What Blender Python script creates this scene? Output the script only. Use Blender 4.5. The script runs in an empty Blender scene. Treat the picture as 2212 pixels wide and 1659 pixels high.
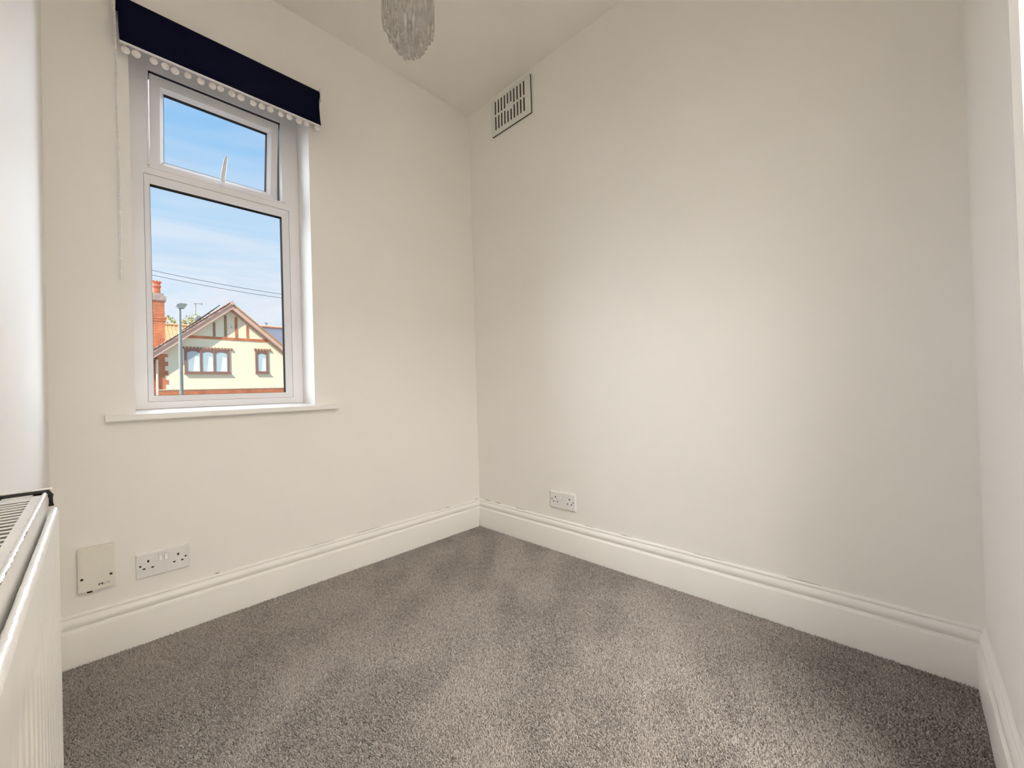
import bpy, bmesh, math, random
import numpy as np
from mathutils import Vector, Matrix
random.seed(7); rng = np.random.default_rng(7)
sc = bpy.context.scene
col = sc.collection

# ------------------------------------------------------------------ camera
F_PX, YAW, PITCH, ROLL = 878.605, 0.79948, 0.00855, -0.02922
CAM = Vector((-1.67412, -1.9408, 0.85312))
RW, RD, RH = 1.775, 2.0755, 2.573          # room width (x), depth (y), height
cf = Vector((math.sin(YAW)*math.cos(PITCH), math.cos(YAW)*math.cos(PITCH), math.sin(PITCH)))
cr = Vector((math.cos(YAW), -math.sin(YAW), 0)); cu = cr.cross(cf)
r2 = math.cos(ROLL)*cr + math.sin(ROLL)*cu; u2 = -math.sin(ROLL)*cr + math.cos(ROLL)*cu
cam = bpy.data.cameras.new('camera'); co = bpy.data.objects.new('camera', cam); col.objects.link(co)
cam.sensor_width = 36; cam.lens = 36*F_PX/2212; cam.clip_start = 0.005; cam.clip_end = 300
co.matrix_world = Matrix(((r2.x, u2.x, -cf.x, CAM.x), (r2.y, u2.y, -cf.y, CAM.y), (r2.z, u2.z, -cf.z, CAM.z), (0, 0, 0, 1)))
sc.camera = co
sc.view_settings.view_transform = 'Standard'; sc.view_settings.look = 'None'
sc.view_settings.gamma = 1; sc.view_settings.use_curve_mapping = False
sc.view_settings.exposure = 0.0

def S(r, g, b):
    f = lambda c: (c/255)/12.92 if c/255 <= .04045 else ((c/255+.055)/1.055)**2.4
    return (f(r), f(g), f(b), 1)

# ------------------------------------------------------------------ sky
w = bpy.data.worlds.new('sky'); sc.world = w; w.use_nodes = True
nt = w.node_tree; N = nt.nodes; Lk = nt.links; N.clear()
out = N.new('ShaderNodeOutputWorld'); bg = N.new('ShaderNodeBackground')
tc = N.new('ShaderNodeTexCoord'); sp = N.new('ShaderNodeSeparateXYZ')
Lk.new(tc.outputs['Generated'], sp.inputs[0])
grad = N.new('ShaderNodeValToRGB'); Lk.new(sp.outputs['Z'], grad.inputs[0])
grad.color_ramp.elements[0].position = 0.0; grad.color_ramp.elements[0].color = S(222, 238, 252)
grad.color_ramp.elements[1].position = 0.9; grad.color_ramp.elements[1].color = S(98, 160, 232)
for pos, c in ((0.16, S(208, 232, 252)), (0.34, S(178, 219, 252)), (0.55, S(140, 196, 246))):
    e = grad.color_ramp.elements.new(pos); e.color = c
mp = N.new('ShaderNodeMapping'); mp.inputs['Scale'].default_value = (1.3, 1.3, 6.5); mp.inputs['Rotation'].default_value = (0.10, 0.06, 0)
Lk.new(tc.outputs['Generated'], mp.inputs[0])
nz = N.new('ShaderNodeTexNoise'); nz.inputs['Scale'].default_value = 1.9; nz.inputs['Detail'].default_value = 7; nz.inputs['Roughness'].default_value = .58; nz.inputs['Distortion'].default_value = .7
Lk.new(mp.outputs[0], nz.inputs['Vector'])
cr_ = N.new('ShaderNodeValToRGB'); cr_.color_ramp.elements[0].position = .37; cr_.color_ramp.elements[1].position = .60
Lk.new(nz.outputs['Fac'], cr_.inputs[0])
low = N.new('ShaderNodeMapRange'); low.inputs['From Min'].default_value = .12; low.inputs['From Max'].default_value = .42
low.inputs['To Min'].default_value = .95; low.inputs['To Max'].default_value = .22
Lk.new(sp.outputs['Z'], low.inputs['Value'])
mul = N.new('ShaderNodeMath'); mul.operation = 'MULTIPLY'; Lk.new(cr_.outputs[0], mul.inputs[0]); Lk.new(low.outputs[0], mul.inputs[1])
mx = N.new('ShaderNodeMixRGB'); mx.inputs[2].default_value = S(246, 248, 254)
Lk.new(mul.outputs[0], mx.inputs[0]); Lk.new(grad.outputs[0], mx.inputs[1])
Lk.new(mx.outputs[0], bg.inputs[0]); bg.inputs[1].default_value = 1.0
Lk.new(bg.outputs[0], out.inputs[0])

def sun(name, d, strength, angle, color):
    l = bpy.data.lights.new(name, 'SUN'); l.energy = strength; l.angle = math.radians(angle); l.color = color
    o = bpy.data.objects.new(name, l); col.objects.link(o)
    o.rotation_euler = Vector(d).to_track_quat('-Z', 'Y').to_euler(); return o
sun('sun', (.52, .35, -.59), 5.2, .6, (1, .95, .86))                 # the sun behind the camera's house, on the gable opposite
sun('window_fill', (.10, -1, -.42), 22.5, 125, (.86, .95, 1.06))          # added soft sun lamp, boosts the daylight coming in at the window
def area(name, loc, d, sx, sy, power, color):
    l = bpy.data.lights.new(name, 'AREA'); l.shape = 'RECTANGLE'; l.size = sx; l.size_y = sy; l.energy = power; l.color = color
    o = bpy.data.objects.new(name, l); col.objects.link(o); o.location = loc
    o.rotation_euler = Vector(d).to_track_quat('-Z', 'Y').to_euler(); return o
area('landing_fill', (-1.50, -2.76, 2.32), (0, 0, -1), .46, .9, 88, (1, .972, .945))   # added fill lamp on the unseen landing, shines in through the open door
sc.cycles.transmission_bounces = 24; sc.cycles.max_bounces = 24; sc.cycles.diffuse_bounces = 12; sc.cycles.transparent_max_bounces = 64

# ------------------------------------------------------------------ materials
def mat(name, c, rough=.6, metal=0., noise=0, namp=0., bump=0., bscale=60, spec=.5, coord='Object', coat=0, trans=0, ior=1.45, alpha=1, detail=4):
    m = bpy.data.materials.new(name); m.use_nodes = True; n = m.node_tree.nodes; l = m.node_tree.links
    b = n['Principled BSDF']; b.inputs['Base Color'].default_value = c; b.inputs['Roughness'].default_value = rough
    b.inputs['Metallic'].default_value = metal; b.inputs['Specular IOR Level'].default_value = spec
    b.inputs['Coat Weight'].default_value = coat; b.inputs['Transmission Weight'].default_value = trans; b.inputs['IOR'].default_value = ior
    t = n.new('ShaderNodeTexCoord')
    if namp:
        z = n.new('ShaderNodeTexNoise'); z.inputs['Scale'].default_value = noise; z.inputs['Detail'].default_value = detail
        l.new(t.outputs[coord], z.inputs['Vector'])
        r = n.new('ShaderNodeMapRange'); r.inputs['From Min'].default_value = .25; r.inputs['From Max'].default_value = .75
        r.inputs['To Min'].default_value = 1-namp; r.inputs['To Max'].default_value = 1+namp
        l.new(z.outputs['Fac'], r.inputs['Value'])
        v = n.new('ShaderNodeVectorMath'); v.operation = 'SCALE'; v.inputs[0].default_value = c[:3]
        l.new(r.outputs[0], v.inputs['Scale']); l.new(v.outputs[0], b.inputs['Base Color'])
    if bump:
        z = n.new('ShaderNodeTexNoise'); z.inputs['Scale'].default_value = bscale; z.inputs['Detail'].default_value = 5
        l.new(t.outputs[coord], z.inputs['Vector'])
        bp = n.new('ShaderNodeBump'); bp.inputs['Strength'].default_value = bump; bp.inputs['Distance'].default_value = .002
        l.new(z.outputs['Fac'], bp.inputs['Height']); l.new(bp.outputs[0], b.inputs['Normal'])
    return m
M = {}
M['wall'] = mat('wall_paint', (.86, .840, .806, 1), .62, noise=1.6, namp=.012, bump=.10, bscale=90, spec=.25)
M['ceil'] = mat('ceiling_paint', (.84, .815, .775, 1), .8, noise=2, namp=.01, bump=.10, bscale=70, spec=.2)
M['gloss'] = mat('gloss_paint', (.86, .845, .81, 1), .32, noise=5, namp=.015, bump=.06, bscale=40, spec=.4)
M['pvc'] = mat('white_plastic_frame', (.83, .82, .83, 1), .3, noise=8, namp=.01, bump=.02, bscale=20, spec=.45)
M['plate'] = mat('socket_plastic', (.80, .785, .775, 1), .3, noise=30, namp=.01, spec=.45)
M['cream_plate'] = mat('aged_plastic', (.80, .78, .70, 1), .35, noise=25, namp=.015, spec=.45)
M['gasket'] = mat('dark_gasket', (.03, .03, .035, 1), .6, noise=40, namp=.1)
M['greyseal'] = mat('grey_seal', (.030, .029, .028, 1), .95, noise=40, namp=.1, spec=.05)
M['black'] = mat('black_recess', (.006, .006, .006, 1), .7, noise=60, namp=.1)
M['navy'] = mat('navy_fabric', (.0022, .0035, .021, 1), .85, noise=420, namp=.35, bump=.25, bscale=900, spec=.15)
M['trim'] = mat('white_braid', (.80, .77, .75, 1), .6, noise=200, namp=.08, bump=.2, bscale=400)
M['pompom'] = mat('white_pompom', (.80, .76, .73, 1), .8, noise=400, namp=.12, bump=.4, bscale=600, spec=.1)
M['rad'] = mat('radiator_enamel', (.80, .785, .75, 1), .34, noise=14, namp=.03, bump=.35, bscale=45, spec=.5)
M['radtop'] = mat('radiator_rough_enamel', (.84, .83, .81, 1), .3, noise=60, namp=.04, bump=.8, bscale=110, spec=.5)
M['fins'] = mat('shade_dark_convector_steel', (.17, .16, .15, 1), .8, noise=40, namp=.2)  # steel coloured dark to paint the shade between the grille slats
M['gapshade'] = mat('gap_shade_black', (.012, .012, .012, 1), .6, noise=50, namp=.1)
M['vent'] = mat('vent_plastic', (.74, .745, .70, 1), .45, noise=20, namp=.015)
M['ventdark'] = mat('vent_cavity', (.045, .034, .024, 1), .9, noise=60, namp=.4)
M['chrome'] = mat('chrome', (.7, .7, .7, 1), .15, metal=1, noise=30, namp=.03)
M['carpet_base'] = mat('carpet_backing', (.20, .175, .16, 1), .95, noise=180, namp=.3, bump=.5, bscale=300, spec=.05)
M['print'] = mat('printed_ink', (.10, .09, .08, 1), .6, noise=60, namp=.2)
M['print_light'] = mat('printed_ink_light', (.36, .34, .31, 1), .6, noise=60, namp=.2)
# clear glass pane: flat transmission with a faint fresnel sheen
def pane_mat():
    m = bpy.data.materials.new('window_glass'); m.use_nodes = True; n = m.node_tree.nodes; l = m.node_tree.links; n.clear()
    o = n.new('ShaderNodeOutputMaterial'); t = n.new('ShaderNodeBsdfTransparent'); g = n.new('ShaderNodeBsdfGlossy'); g.inputs['Roughness'].default_value = .02
    fr = n.new('ShaderNodeFresnel'); fr.inputs['IOR'].default_value = 1.14; mixs = n.new('ShaderNodeMixShader')
    tcn = n.new('ShaderNodeTexCoord'); z = n.new('ShaderNodeTexNoise'); z.inputs['Scale'].default_value = 3
    rp = n.new('ShaderNodeMapRange'); rp.inputs['To Min'].default_value = .965; rp.inputs['To Max'].default_value = .995
    l.new(tcn.outputs['Object'], z.inputs['Vector']); l.new(z.outputs['Fac'], rp.inputs['Value']); l.new(rp.outputs[0], t.inputs['Color'])
    l.new(fr.outputs[0], mixs.inputs[0]); l.new(t.outputs[0], mixs.inputs[1]); l.new(g.outputs[0], mixs.inputs[2]); l.new(mixs.outputs[0], o.inputs[0])
    return m
M['pane'] = pane_mat()
M['crystal'] = mat('clear_crystal', (1, 1, 1, 1), .02, noise=30, namp=.0, bump=.25, bscale=60, trans=1, ior=1.5)
_n = M['crystal'].node_tree.nodes; _l = M['crystal'].node_tree.links
_t = _n.new('ShaderNodeBsdfTransparent'); _t.inputs[0].default_value = (.99, .985, .98, 1); _m = _n.new('ShaderNodeMixShader'); _m.inputs[0].default_value = .50
_l.new(_t.outputs[0], _m.inputs[1]); _l.new(_n['Principled BSDF'].outputs[0], _m.inputs[2]); _l.new(_m.outputs[0], _n['Material Output'].inputs[0])
# carpet tufts
m = bpy.data.materials.new('carpet_yarn'); m.use_nodes = True; n = m.node_tree.nodes; l = m.node_tree.links
b = n['Principled BSDF']; b.inputs['Roughness'].default_value = .9; b.inputs['Specular IOR Level'].default_value = .1
b.inputs['Sheen Weight'].default_value = .15
a = n.new('ShaderNodeAttribute'); a.attribute_name = 'yarn'; rmp = n.new('ShaderNodeValToRGB')
rmp.color_ramp.elements[0].color = (.13, .115, .105, 1); rmp.color_ramp.elements[1].color = (.69, .622, .562, 1)
l.new(a.outputs['Fac'], rmp.inputs[0]); l.new(rmp.outputs[0], b.inputs['Base Color']); M['yarn'] = m
# outside
M['render'] = mat('cream_render', (.89, .83, .61, 1), .9, noise=1.1, namp=.03, bump=.1, bscale=8, spec=.1)
M['brick'] = mat('orange_brick', (.62, .225, .11, 1), .9, noise=2.3, namp=.30, bump=.2, bscale=30, spec=.1)
M['brickdark'] = mat('brown_brick', (.36, .20, .13, 1), .9, noise=6, namp=.25, spec=.1)
M['mortar'] = mat('mortar', (.74, .55, .38, 1), .95, noise=9, namp=.1, spec=.05)
M['stone'] = mat('weathered_coping', (.42, .33, .28, 1), .95, noise=7, namp=.25, spec=.05)
M['pot'] = mat('terracotta_pot', (.60, .17, .09, 1), .8, noise=5, namp=.15, spec=.1)
M['barge'] = mat('pink_brown_bargeboard', (.68, .46, .37, 1), .7, noise=3, namp=.06, spec=.2)
M['soffit'] = mat('soffit_board', (.62, .42, .33, 1), .8, noise=3, namp=.06, spec=.1)
M['tile'] = mat('roof_tiles', (.50, .33, .26, 1), .9, noise=4, namp=.3, bump=.3, bscale=12, spec=.1)
M['tileorange'] = mat('orange_pantiles', (.50, .30, .15, 1), .9, noise=3, namp=.15, spec=.1)
M['slate'] = mat('blue_slate', (.115, .115, .14, 1), .8, noise=4, namp=.12, spec=.2)
M['ridge'] = mat('ridge_tile', (.66, .32, .20, 1), .9, noise=5, namp=.15, spec=.1)
M['brownframe'] = mat('brown_window_frame', (.30, .165, .125, 1), .6, noise=9, namp=.1, spec=.3)
M['farpane'] = mat('far_window_pane', (.50, .60, .62, 1), .08, noise=.9, namp=.12, spec=.8)
M['curtain'] = mat('pale_curtain', (.80, .86, .80, 1), .9, noise=6, namp=.05, spec=.1)
M['solar'] = mat('solar_panel', (.06, .075, .085, 1), .4, noise=5, namp=.1)
M['galv'] = mat('galvanised_steel', (.24, .255, .24, 1), .5, metal=.15, noise=3, namp=.05)
M['cable'] = mat('cable_sheath', (.10, .10, .11, 1), .7, noise=5, namp=.1)
M['leaf'] = mat('autumn_leaf', (.32, .29, .09, 1), .8, noise=4, namp=.3)
M['bark'] = mat('bark', (.2, .14, .1, 1), .9, noise=6, namp=.2)
M['asphalt'] = mat('asphalt', (.055, .055, .057, 1), .9, noise=30, namp=.2, bump=.3, bscale=60)
M['paving'] = mat('paving', (.12, .115, .105, 1), .9, noise=10, namp=.1)
M['downpipe'] = mat('cream_downpipe', (.85, .80, .62, 1), .5, noise=4, namp=.03)

# ------------------------------------------------------------------ helpers
class MB:
    """collects shapes in world coordinates; build() links them as ONE mesh object"""
    def __init__(s): s.v = []; s.f = []; s.sm = []
    def add(s, vs, fs, smooth=False):
        k = len(s.v); s.v += [tuple(v) for v in vs]; s.f += [tuple(k+i for i in f) for f in fs]; s.sm += [smooth]*len(fs); return s
    def box(s, a, b):
        x0, x1 = sorted((a[0], b[0])); y0, y1 = sorted((a[1], b[1])); z0, z1 = sorted((a[2], b[2]))
        return s.add([(x0,y0,z0),(x1,y0,z0),(x1,y1,z0),(x0,y1,z0),(x0,y0,z1),(x1,y0,z1),(x1,y1,z1),(x0,y1,z1)],
                     [(0,3,2,1),(4,5,6,7),(0,1,5,4),(1,2,6,5),(2,3,7,6),(3,0,4,7)])
    def bev(s, a, b, r):
        """box with chamfered edges on every side"""
        bm = bmesh.new(); bmesh.ops.create_cube(bm, size=1)
        for v in bm.verts: v.co = Vector(((a[i]+b[i])/2 + v.co[i]*abs(b[i]-a[i]) for i in range(3)))
        bmesh.ops.bevel(bm, geom=bm.edges[:], offset=r, segments=2, affect='EDGES')
        bm.verts.index_update(); s.add([v.co[:] for v in bm.verts], [[v.index for v in f.verts] for f in bm.faces]); bm.free(); return s
    def prism(s, poly, axis, d0, d1):
        """poly of 2-D points extruded along an axis; x: (y,z)  y: (x,z)  z: (x,y)"""
        ar = sum(poly[i][0]*poly[(i+1) % len(poly)][1]-poly[(i+1) % len(poly)][0]*poly[i][1] for i in range(len(poly)))
        if (ar < 0) != (axis == 'y'): poly = poly[::-1]
        mk = {'x': lambda p, d: (d, p[0], p[1]), 'y': lambda p, d: (p[0], d, p[1]), 'z': lambda p, d: (p[0], p[1], d)}[axis]
        n = len(poly); d0, d1 = min(d0, d1), max(d0, d1)
        vs = [mk(p, d0) for p in poly]+[mk(p, d1) for p in poly]
        return s.add(vs, [tuple(range(n))[::-1], tuple(range(n, 2*n))]+[(i, (i+1) % n, n+(i+1) % n, n+i) for i in range(n)])
    def tube(s, pts, r, seg=8, cap=True):
        pts = [Vector(p) for p in pts]; rs = r if isinstance(r, (list, tuple)) else [r]*len(pts); vs = []
        for i, p in enumerate(pts):
            t = (pts[min(i+1, len(pts)-1)]-pts[max(i-1, 0)]).normalized()
            a = t.cross(Vector((0, 0, 1)));
            if a.length < .05: a = t.cross(Vector((0, 1, 0)))
            a.normalize(); b_ = t.cross(a)
            for k in range(seg):
                q = 2*math.pi*k/seg; vs.append(p+a*(rs[i]*math.cos(q))+b_*(rs[i]*math.sin(q)))
        fs = [(i*seg+k, i*seg+(k+1) % seg, (i+1)*seg+(k+1) % seg, (i+1)*seg+k) for i in range(len(pts)-1) for k in range(seg)]
        s.add(vs, fs, True)
        if cap: s.add(vs[:seg], [tuple(range(seg))[::-1]]); s.add(vs[-seg:], [tuple(range(seg))])
        return s
    def ball(s, c, r, seg=8, rings=5, sc=(1, 1, 1)):
        vs = [(c[0], c[1], c[2]+r*sc[2])]
        for i in range(1, rings):
            ph = math.pi*i/rings
            vs += [(c[0]+r*sc[0]*math.sin(ph)*math.cos(2*math.pi*k/seg), c[1]+r*sc[1]*math.sin(ph)*math.sin(2*math.pi*k/seg), c[2]+r*sc[2]*math.cos(ph)) for k in range(seg)]
        vs.append((c[0], c[1], c[2]-r*sc[2])); n = len(vs)-1; fs = [(0, 1+k, 1+(k+1) % seg) for k in range(seg)]
        for i in range(rings-2):
            a = 1+i*seg; fs += [(a+k, a+seg+k, a+seg+(k+1) % seg, a+(k+1) % seg) for k in range(seg)]
        a = 1+(rings-2)*seg; fs += [(a+k, n, a+(k+1) % seg) for k in range(seg)]
        return s.add(vs, fs, True)
    def lathe(s, prof, c, seg=24, close=False):
        vs = []
        for r, z in prof: vs += [(c[0]+r*math.cos(2*math.pi*k/seg), c[1]+r*math.sin(2*math.pi*k/seg), c[2]+z) for k in range(seg)]
        m_ = len(prof); rr = range(m_ if close else m_-1)
        return s.add(vs, [(i*seg+k, i*seg+(k+1) % seg, ((i+1) % m_)*seg+(k+1) % seg, ((i+1) % m_)*seg+k) for i in rr for k in range(seg)], True)
    def xf(s, fn): s.v = [tuple(fn(Vector(v))) for v in s.v]; return s
    def build(s, name, m, parent=None, label=None, kind=None, fix=False):
        off = world_loc(parent) if parent is not None else Vector((0, 0, 0))
        me = bpy.data.meshes.new(name); me.from_pydata([tuple(Vector(v)-off) for v in s.v], [], s.f)
        me.polygons.foreach_set('use_smooth', s.sm)
        if fix:
            bm = bmesh.new(); bm.from_mesh(me); bmesh.ops.recalc_face_normals(bm, faces=bm.faces[:]); bm.to_mesh(me); bm.free()
        me.materials.append(M[m]); me.update()
        o = bpy.data.objects.new(name, me); col.objects.link(o); o.parent = parent
        if label: o['label'] = label
        if kind: o['kind'] = kind
        return o
def world_loc(o):
    v = Vector((0, 0, 0))
    while o is not None: v += o.location; o = o.parent
    return v
def tag(o, label=None, cat=None, group=None, kind=None):
    for k, v in (('label', label), ('category', cat), ('group', group), ('kind', kind)):
        if v: o[k] = v
    return o
def thing(name, loc, label, cat, group=None, kind=None):
    o = bpy.data.objects.new(name, None); col.objects.link(o); o.location = loc; o.empty_display_size = .05
    return tag(o, label, cat, group, kind)
def ring(mb, o, i, y0, y1):
    """rectangular frame ring in the xz plane; o,i = (x0,z0,x1,z1)"""
    mb.box((o[0], y0, o[1]), (i[0], y1, o[3])); mb.box((i[2], y0, o[1]), (o[2], y1, o[3]))
    mb.box((i[0], y0, o[1]), (i[2], y1, i[1])); mb.box((i[0], y0, i[3]), (i[2], y1, o[3])); return mb
def slope_ring(mb, o, i, yo, yi):
    """sloping glazing bead: outer rectangle at yo, inner rectangle at yi, mitred corners"""
    O = [(o[0], yo, o[1]), (o[2], yo, o[1]), (o[2], yo, o[3]), (o[0], yo, o[3])]
    I = [(i[0], yi, i[1]), (i[2], yi, i[1]), (i[2], yi, i[3]), (i[0], yi, i[3])]
    return mb.add(O+I, [(k, (k+1) % 4, 4+(k+1) % 4, 4+k) for k in range(4)])

# ------------------------------------------------------------------ room shell
T = .30
OX0, OX1, OZ0, OZ1 = -1.573, -.971, .80, 2.20            # window opening
HL = -2.9                                                  # ground level outside
wb = MB()
wb.box((-RW-.12, 0, -.12), (OX0, T, RH+.12)); wb.box((OX1, 0, -.12), (.12, T, RH+.12))
wb.box((OX0, 0, -.12), (OX1, T, OZ0-.012)); wb.box((OX0, 0, OZ1), (OX1, T, RH+.12))
tag(wb.build('wall_front', 'wall'), kind='structure')
tag(MB().box((0, -RD-1.5, -.12), (.12, 0, RH+.12)).build('wall_right', 'wall'), kind='structure')
tag(MB().box((-RW-.12, -RD-1.5, -.12), (-RW, 0, RH+.12)).build('wall_left', 'wall'), kind='structure')
DX0, DX1, DZ = -1.50, -.79, 2.0                            # doorway behind the camera
wk = MB().box((-RW, -RD-.1, 0), (DX0, -RD, RH)).box((DX1, -RD-.1, 0), (0, -RD, RH)).box((DX0, -RD-.1, DZ), (DX1, -RD, RH))
tag(wk.build('wall_back', 'wall'), kind='structure')
tag(MB().box((-RW, -RD-1.5, RH), (0, 0, RH+.12)).build('ceiling', 'ceil'), kind='structure')
tag(MB().box((-RW, -RD-1.5, -.12), (0, 0, 0)).build('floor', 'carpet_base'), kind='structure')
tag(MB().box((-RW-.12, -RD-1.6, -.12), (.12, -RD-1.5, RH+.12)).build('wall_landing', 'wall'), kind='structure')

# skirting boards: moulded profile (distance from wall, height)
PR = [(.020, 0), (.020, .109), (.0188, .1135), (.0150, .1155), (.0098, .1168), (.0090, .1212), (.0120, .1250), (.0150, .1310), (.0152, .1375),
      (.0135, .1435), (.0100, .1490), (.0072, .1520), (.0070, .1545), (.0082, .1565), (.0080, .1600), (.0050, .1635), (0, .1650)]
def skirt(name, fn, a, b, m0=True, m1=True):
    """fn(s,t,z)->world; s runs a..b along the wall, t away from it; mitred ends"""
    mb = MB(); n_ = len(PR); segs = 24; vs = []
    for i in range(segs+1):
        for t, z in PR:
            s0 = a+(t if m0 else 0); s1 = b-(t if m1 else 0); u = i/segs
            vs.append(fn(s0+(s1-s0)*u, t+.0004*math.sin(u*23+z*30), z))
    fs = [(i*n_+k, i*n_+k+1, (i+1)*n_+k+1, (i+1)*n_+k) for i in range(segs) for k in range(n_-1)]
    mb.add(vs, fs, True); mb.add(vs[:n_], [tuple(range(n_))]); mb.add(vs[-n_:], [tuple(range(n_))[::-1]])
    o = mb.build(name, 'gloss', fix=True)
    for p_ in o.data.polygons:
        p_.use_smooth = p_.area < .05 and abs(p_.normal.z) < .98
    md = o.modifiers.new('edge', 'EDGE_SPLIT'); md.split_angle = math.radians(38)
    return tag(o, kind='structure')
bf = skirt('baseboard_front', lambda s, t, z: (s, -t, z), -RW, 0)
br = skirt('baseboard_right', lambda s, t, z: (-t, -s, z), 0, RD)
bb = skirt('baseboard_back', lambda s, t, z: (s, -RD+t, z), -.725, 0, False, True)
bl = skirt('baseboard_left', lambda s, t, z: (-RW+t, -s, z), 0, RD)
# open hairline cracks along the top of the skirting, where the filler has let go
def crack(parent, fn, a, b, h):
    n_ = max(4, int((b-a)/.006)); vs = []; rr = random.Random(int(a*1000)+3)
    for i in range(n_+1):
        u = i/n_; e = math.sin(math.pi*u)**.5*h*rr.uniform(.35, 1)
        s_ = a+(b-a)*u; j = rr.uniform(-.0007, .0007)
        vs += [fn(s_, .0016, .1652+j), fn(s_, .0009, .1652+j+e)]
    MB().add(vs, [(2*i, 2*i+2, 2*i+3, 2*i+1) for i in range(n_)]).build('crack', 'black', parent)
ff = lambda s, t, z: (s, -t, z); fr_ = lambda s, t, z: (-t, -s, z)
for a, b_, h in ((-.045, -.004, .0022), (-.275, -.225, .0022), (-.36, -.285, .0012), (-.80, -.66, .0015), (-1.02, -.90, .0010), (-1.36, -1.34, .003)): crack(bf, ff, a, b_, h)
for a, b_, h in ((.05, .11, .0028), (.14, .20, .0028), (.31, .39, .0024), (.78, .84, .0012), (.98, 1.04, .0015), (1.30, 1.42, .0012), (1.62, 1.72, .0012)): crack(br, fr_, a, b_, h)

MB().add([(-.0203, -.0207, .0), (-.0223, -.0203, .0), (-.0207, -.0205, .085)], [(0, 1, 2)]).build('crack', 'black', bf)

# door opening behind the camera: lining and architrave, door folded back on the landing
dr = thing('door_1', (DX0, -RD, 0), None, None, kind='structure')
am = MB()
for x0, x1 in ((DX1-.002, DX1+.063), (DX0-.063, DX0+.002)):
    am.prism([(x0, -RD), (x1, -RD), (x1, -RD+.009), (x1-.012, -RD+.018), (x0+.012, -RD+.020), (x0, -RD+.013)] if x0 > -1 else
             [(x0, -RD), (x1, -RD), (x1, -RD+.013), (x1-.012, -RD+.020), (x0+.012, -RD+.018), (x0, -RD+.009)], 'z', 0, DZ+.063)
am.box((DX0-.002, -RD, DZ), (DX1+.002, -RD+.018, DZ+.063))
am.build('architrave', 'gloss', dr)
MB().box((DX0, -RD-.1, 0), (DX0+.02, -RD, DZ)).box((DX1-.02, -RD-.1, 0), (DX1, -RD, DZ)).box((DX0, -RD-.1, DZ-.02), (DX1, -RD, DZ)).build('door_lining', 'gloss', dr)
lf = MB().bev((DX0-.005, -RD-.86, .01), (DX0+.03, -RD-.12, DZ-.02), .002).build('door_leaf', 'gloss', dr)
MB().ball((DX0+.06, -RD-.80, 1.0), .026, 14, 8).tube([(DX0+.03, -RD-.80, 1.0), (DX0+.055, -RD-.80, 1.0)], .010).build('door_knob', 'chrome', lf)

# ------------------------------------------------------------------ window
YF, YB_ = .145, .212                                       # frame faces
win = thing('window_1', (-1.272, .15, .80), None, None, kind='structure')
FO = (OX0+.001, .812, OX1-.001, OZ1-.001)
LO = (-1.529, .838, -1.016, 1.722); LI = (-1.510, .862, -1.042, 1.692)     # lower light: bead outer / inner
SO = (-1.510, 1.757, -1.044, 2.132)                        # fanlight opening
fm = MB()
fm.box((FO[0], YF, FO[1]), (LO[0], YB_, FO[3])); fm.box((LO[2], YF, FO[1]), (FO[2], YB_, SO[1]))
fm.box((SO[2], YF, SO[1]), (FO[2], YB_, FO[3]))
fm.box((LO[0], YF, FO[1]), (LO[2], YB_, LO[1])); fm.box((LO[0], YF, LO[3]), (LO[2], YB_, SO[1]))
fm.box((LO[0], YF, SO[3]), (SO[2], YB_, FO[3])); fm.box((LO[0], YF, SO[1]), (SO[0], YB_, SO[3]))
fm.build('frame', 'pvc', win)
slope_ring(MB(), (LO[0]+.001, LO[1]+.001, LO[2]-.001, LO[3]-.001), LI, YF+.001, YF+.019).build('glazing_bead', 'pvc', win)
# fine joint line round the bead and mitre lines
jl = ring(MB(), (LO[0]-.0006, LO[1]-.0006, LO[2]+.0006, LO[3]+.0006), (LO[0]+.0006, LO[1]+.0006, LO[2]-.0006, LO[3]-.0006), YF-.0004, YF+.002)
jl.build('bead_joint', 'print_light', win)
ring(MB(), (LI[0]-.02, LI[1]-.02, LI[2]+.02, LI[3]+.02), (LI[0]+.001, LI[1]+.001, LI[2]-.001, LI[3]-.001), YF+.019, YF+.045).build('glazing_gasket', 'greyseal', win)
MB().box((LI[0]-.01, YF+.0455, LI[1]-.01), (LI[2]+.01, YF+.0495, LI[3]+.01)).build('glass_pane', 'pane', win)
# raised lip line on the face of the frame (bright moulding beside the sash)
lip = MB()
lip.box((SO[2]+.001, YF-.004, SO[1]-.004), (SO[2]+.012, YF+.001, SO[3]+.010))
lip.box((SO[0]-.007, YF-.004, SO[1]-.004), (SO[0]-.001, YF+.001, SO[3]+.010))
lip.box((SO[0]-.007, YF-.004, SO[1]-.010), (SO[2]+.012, YF+.001, SO[1]-.001))
lip.build('frame_lip', 'pvc', win)
MB().box((FO[0], YF-.006, .8125), (FO[2], YF+.001, .822)).build('sill_bead', 'pvc', win)
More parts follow.
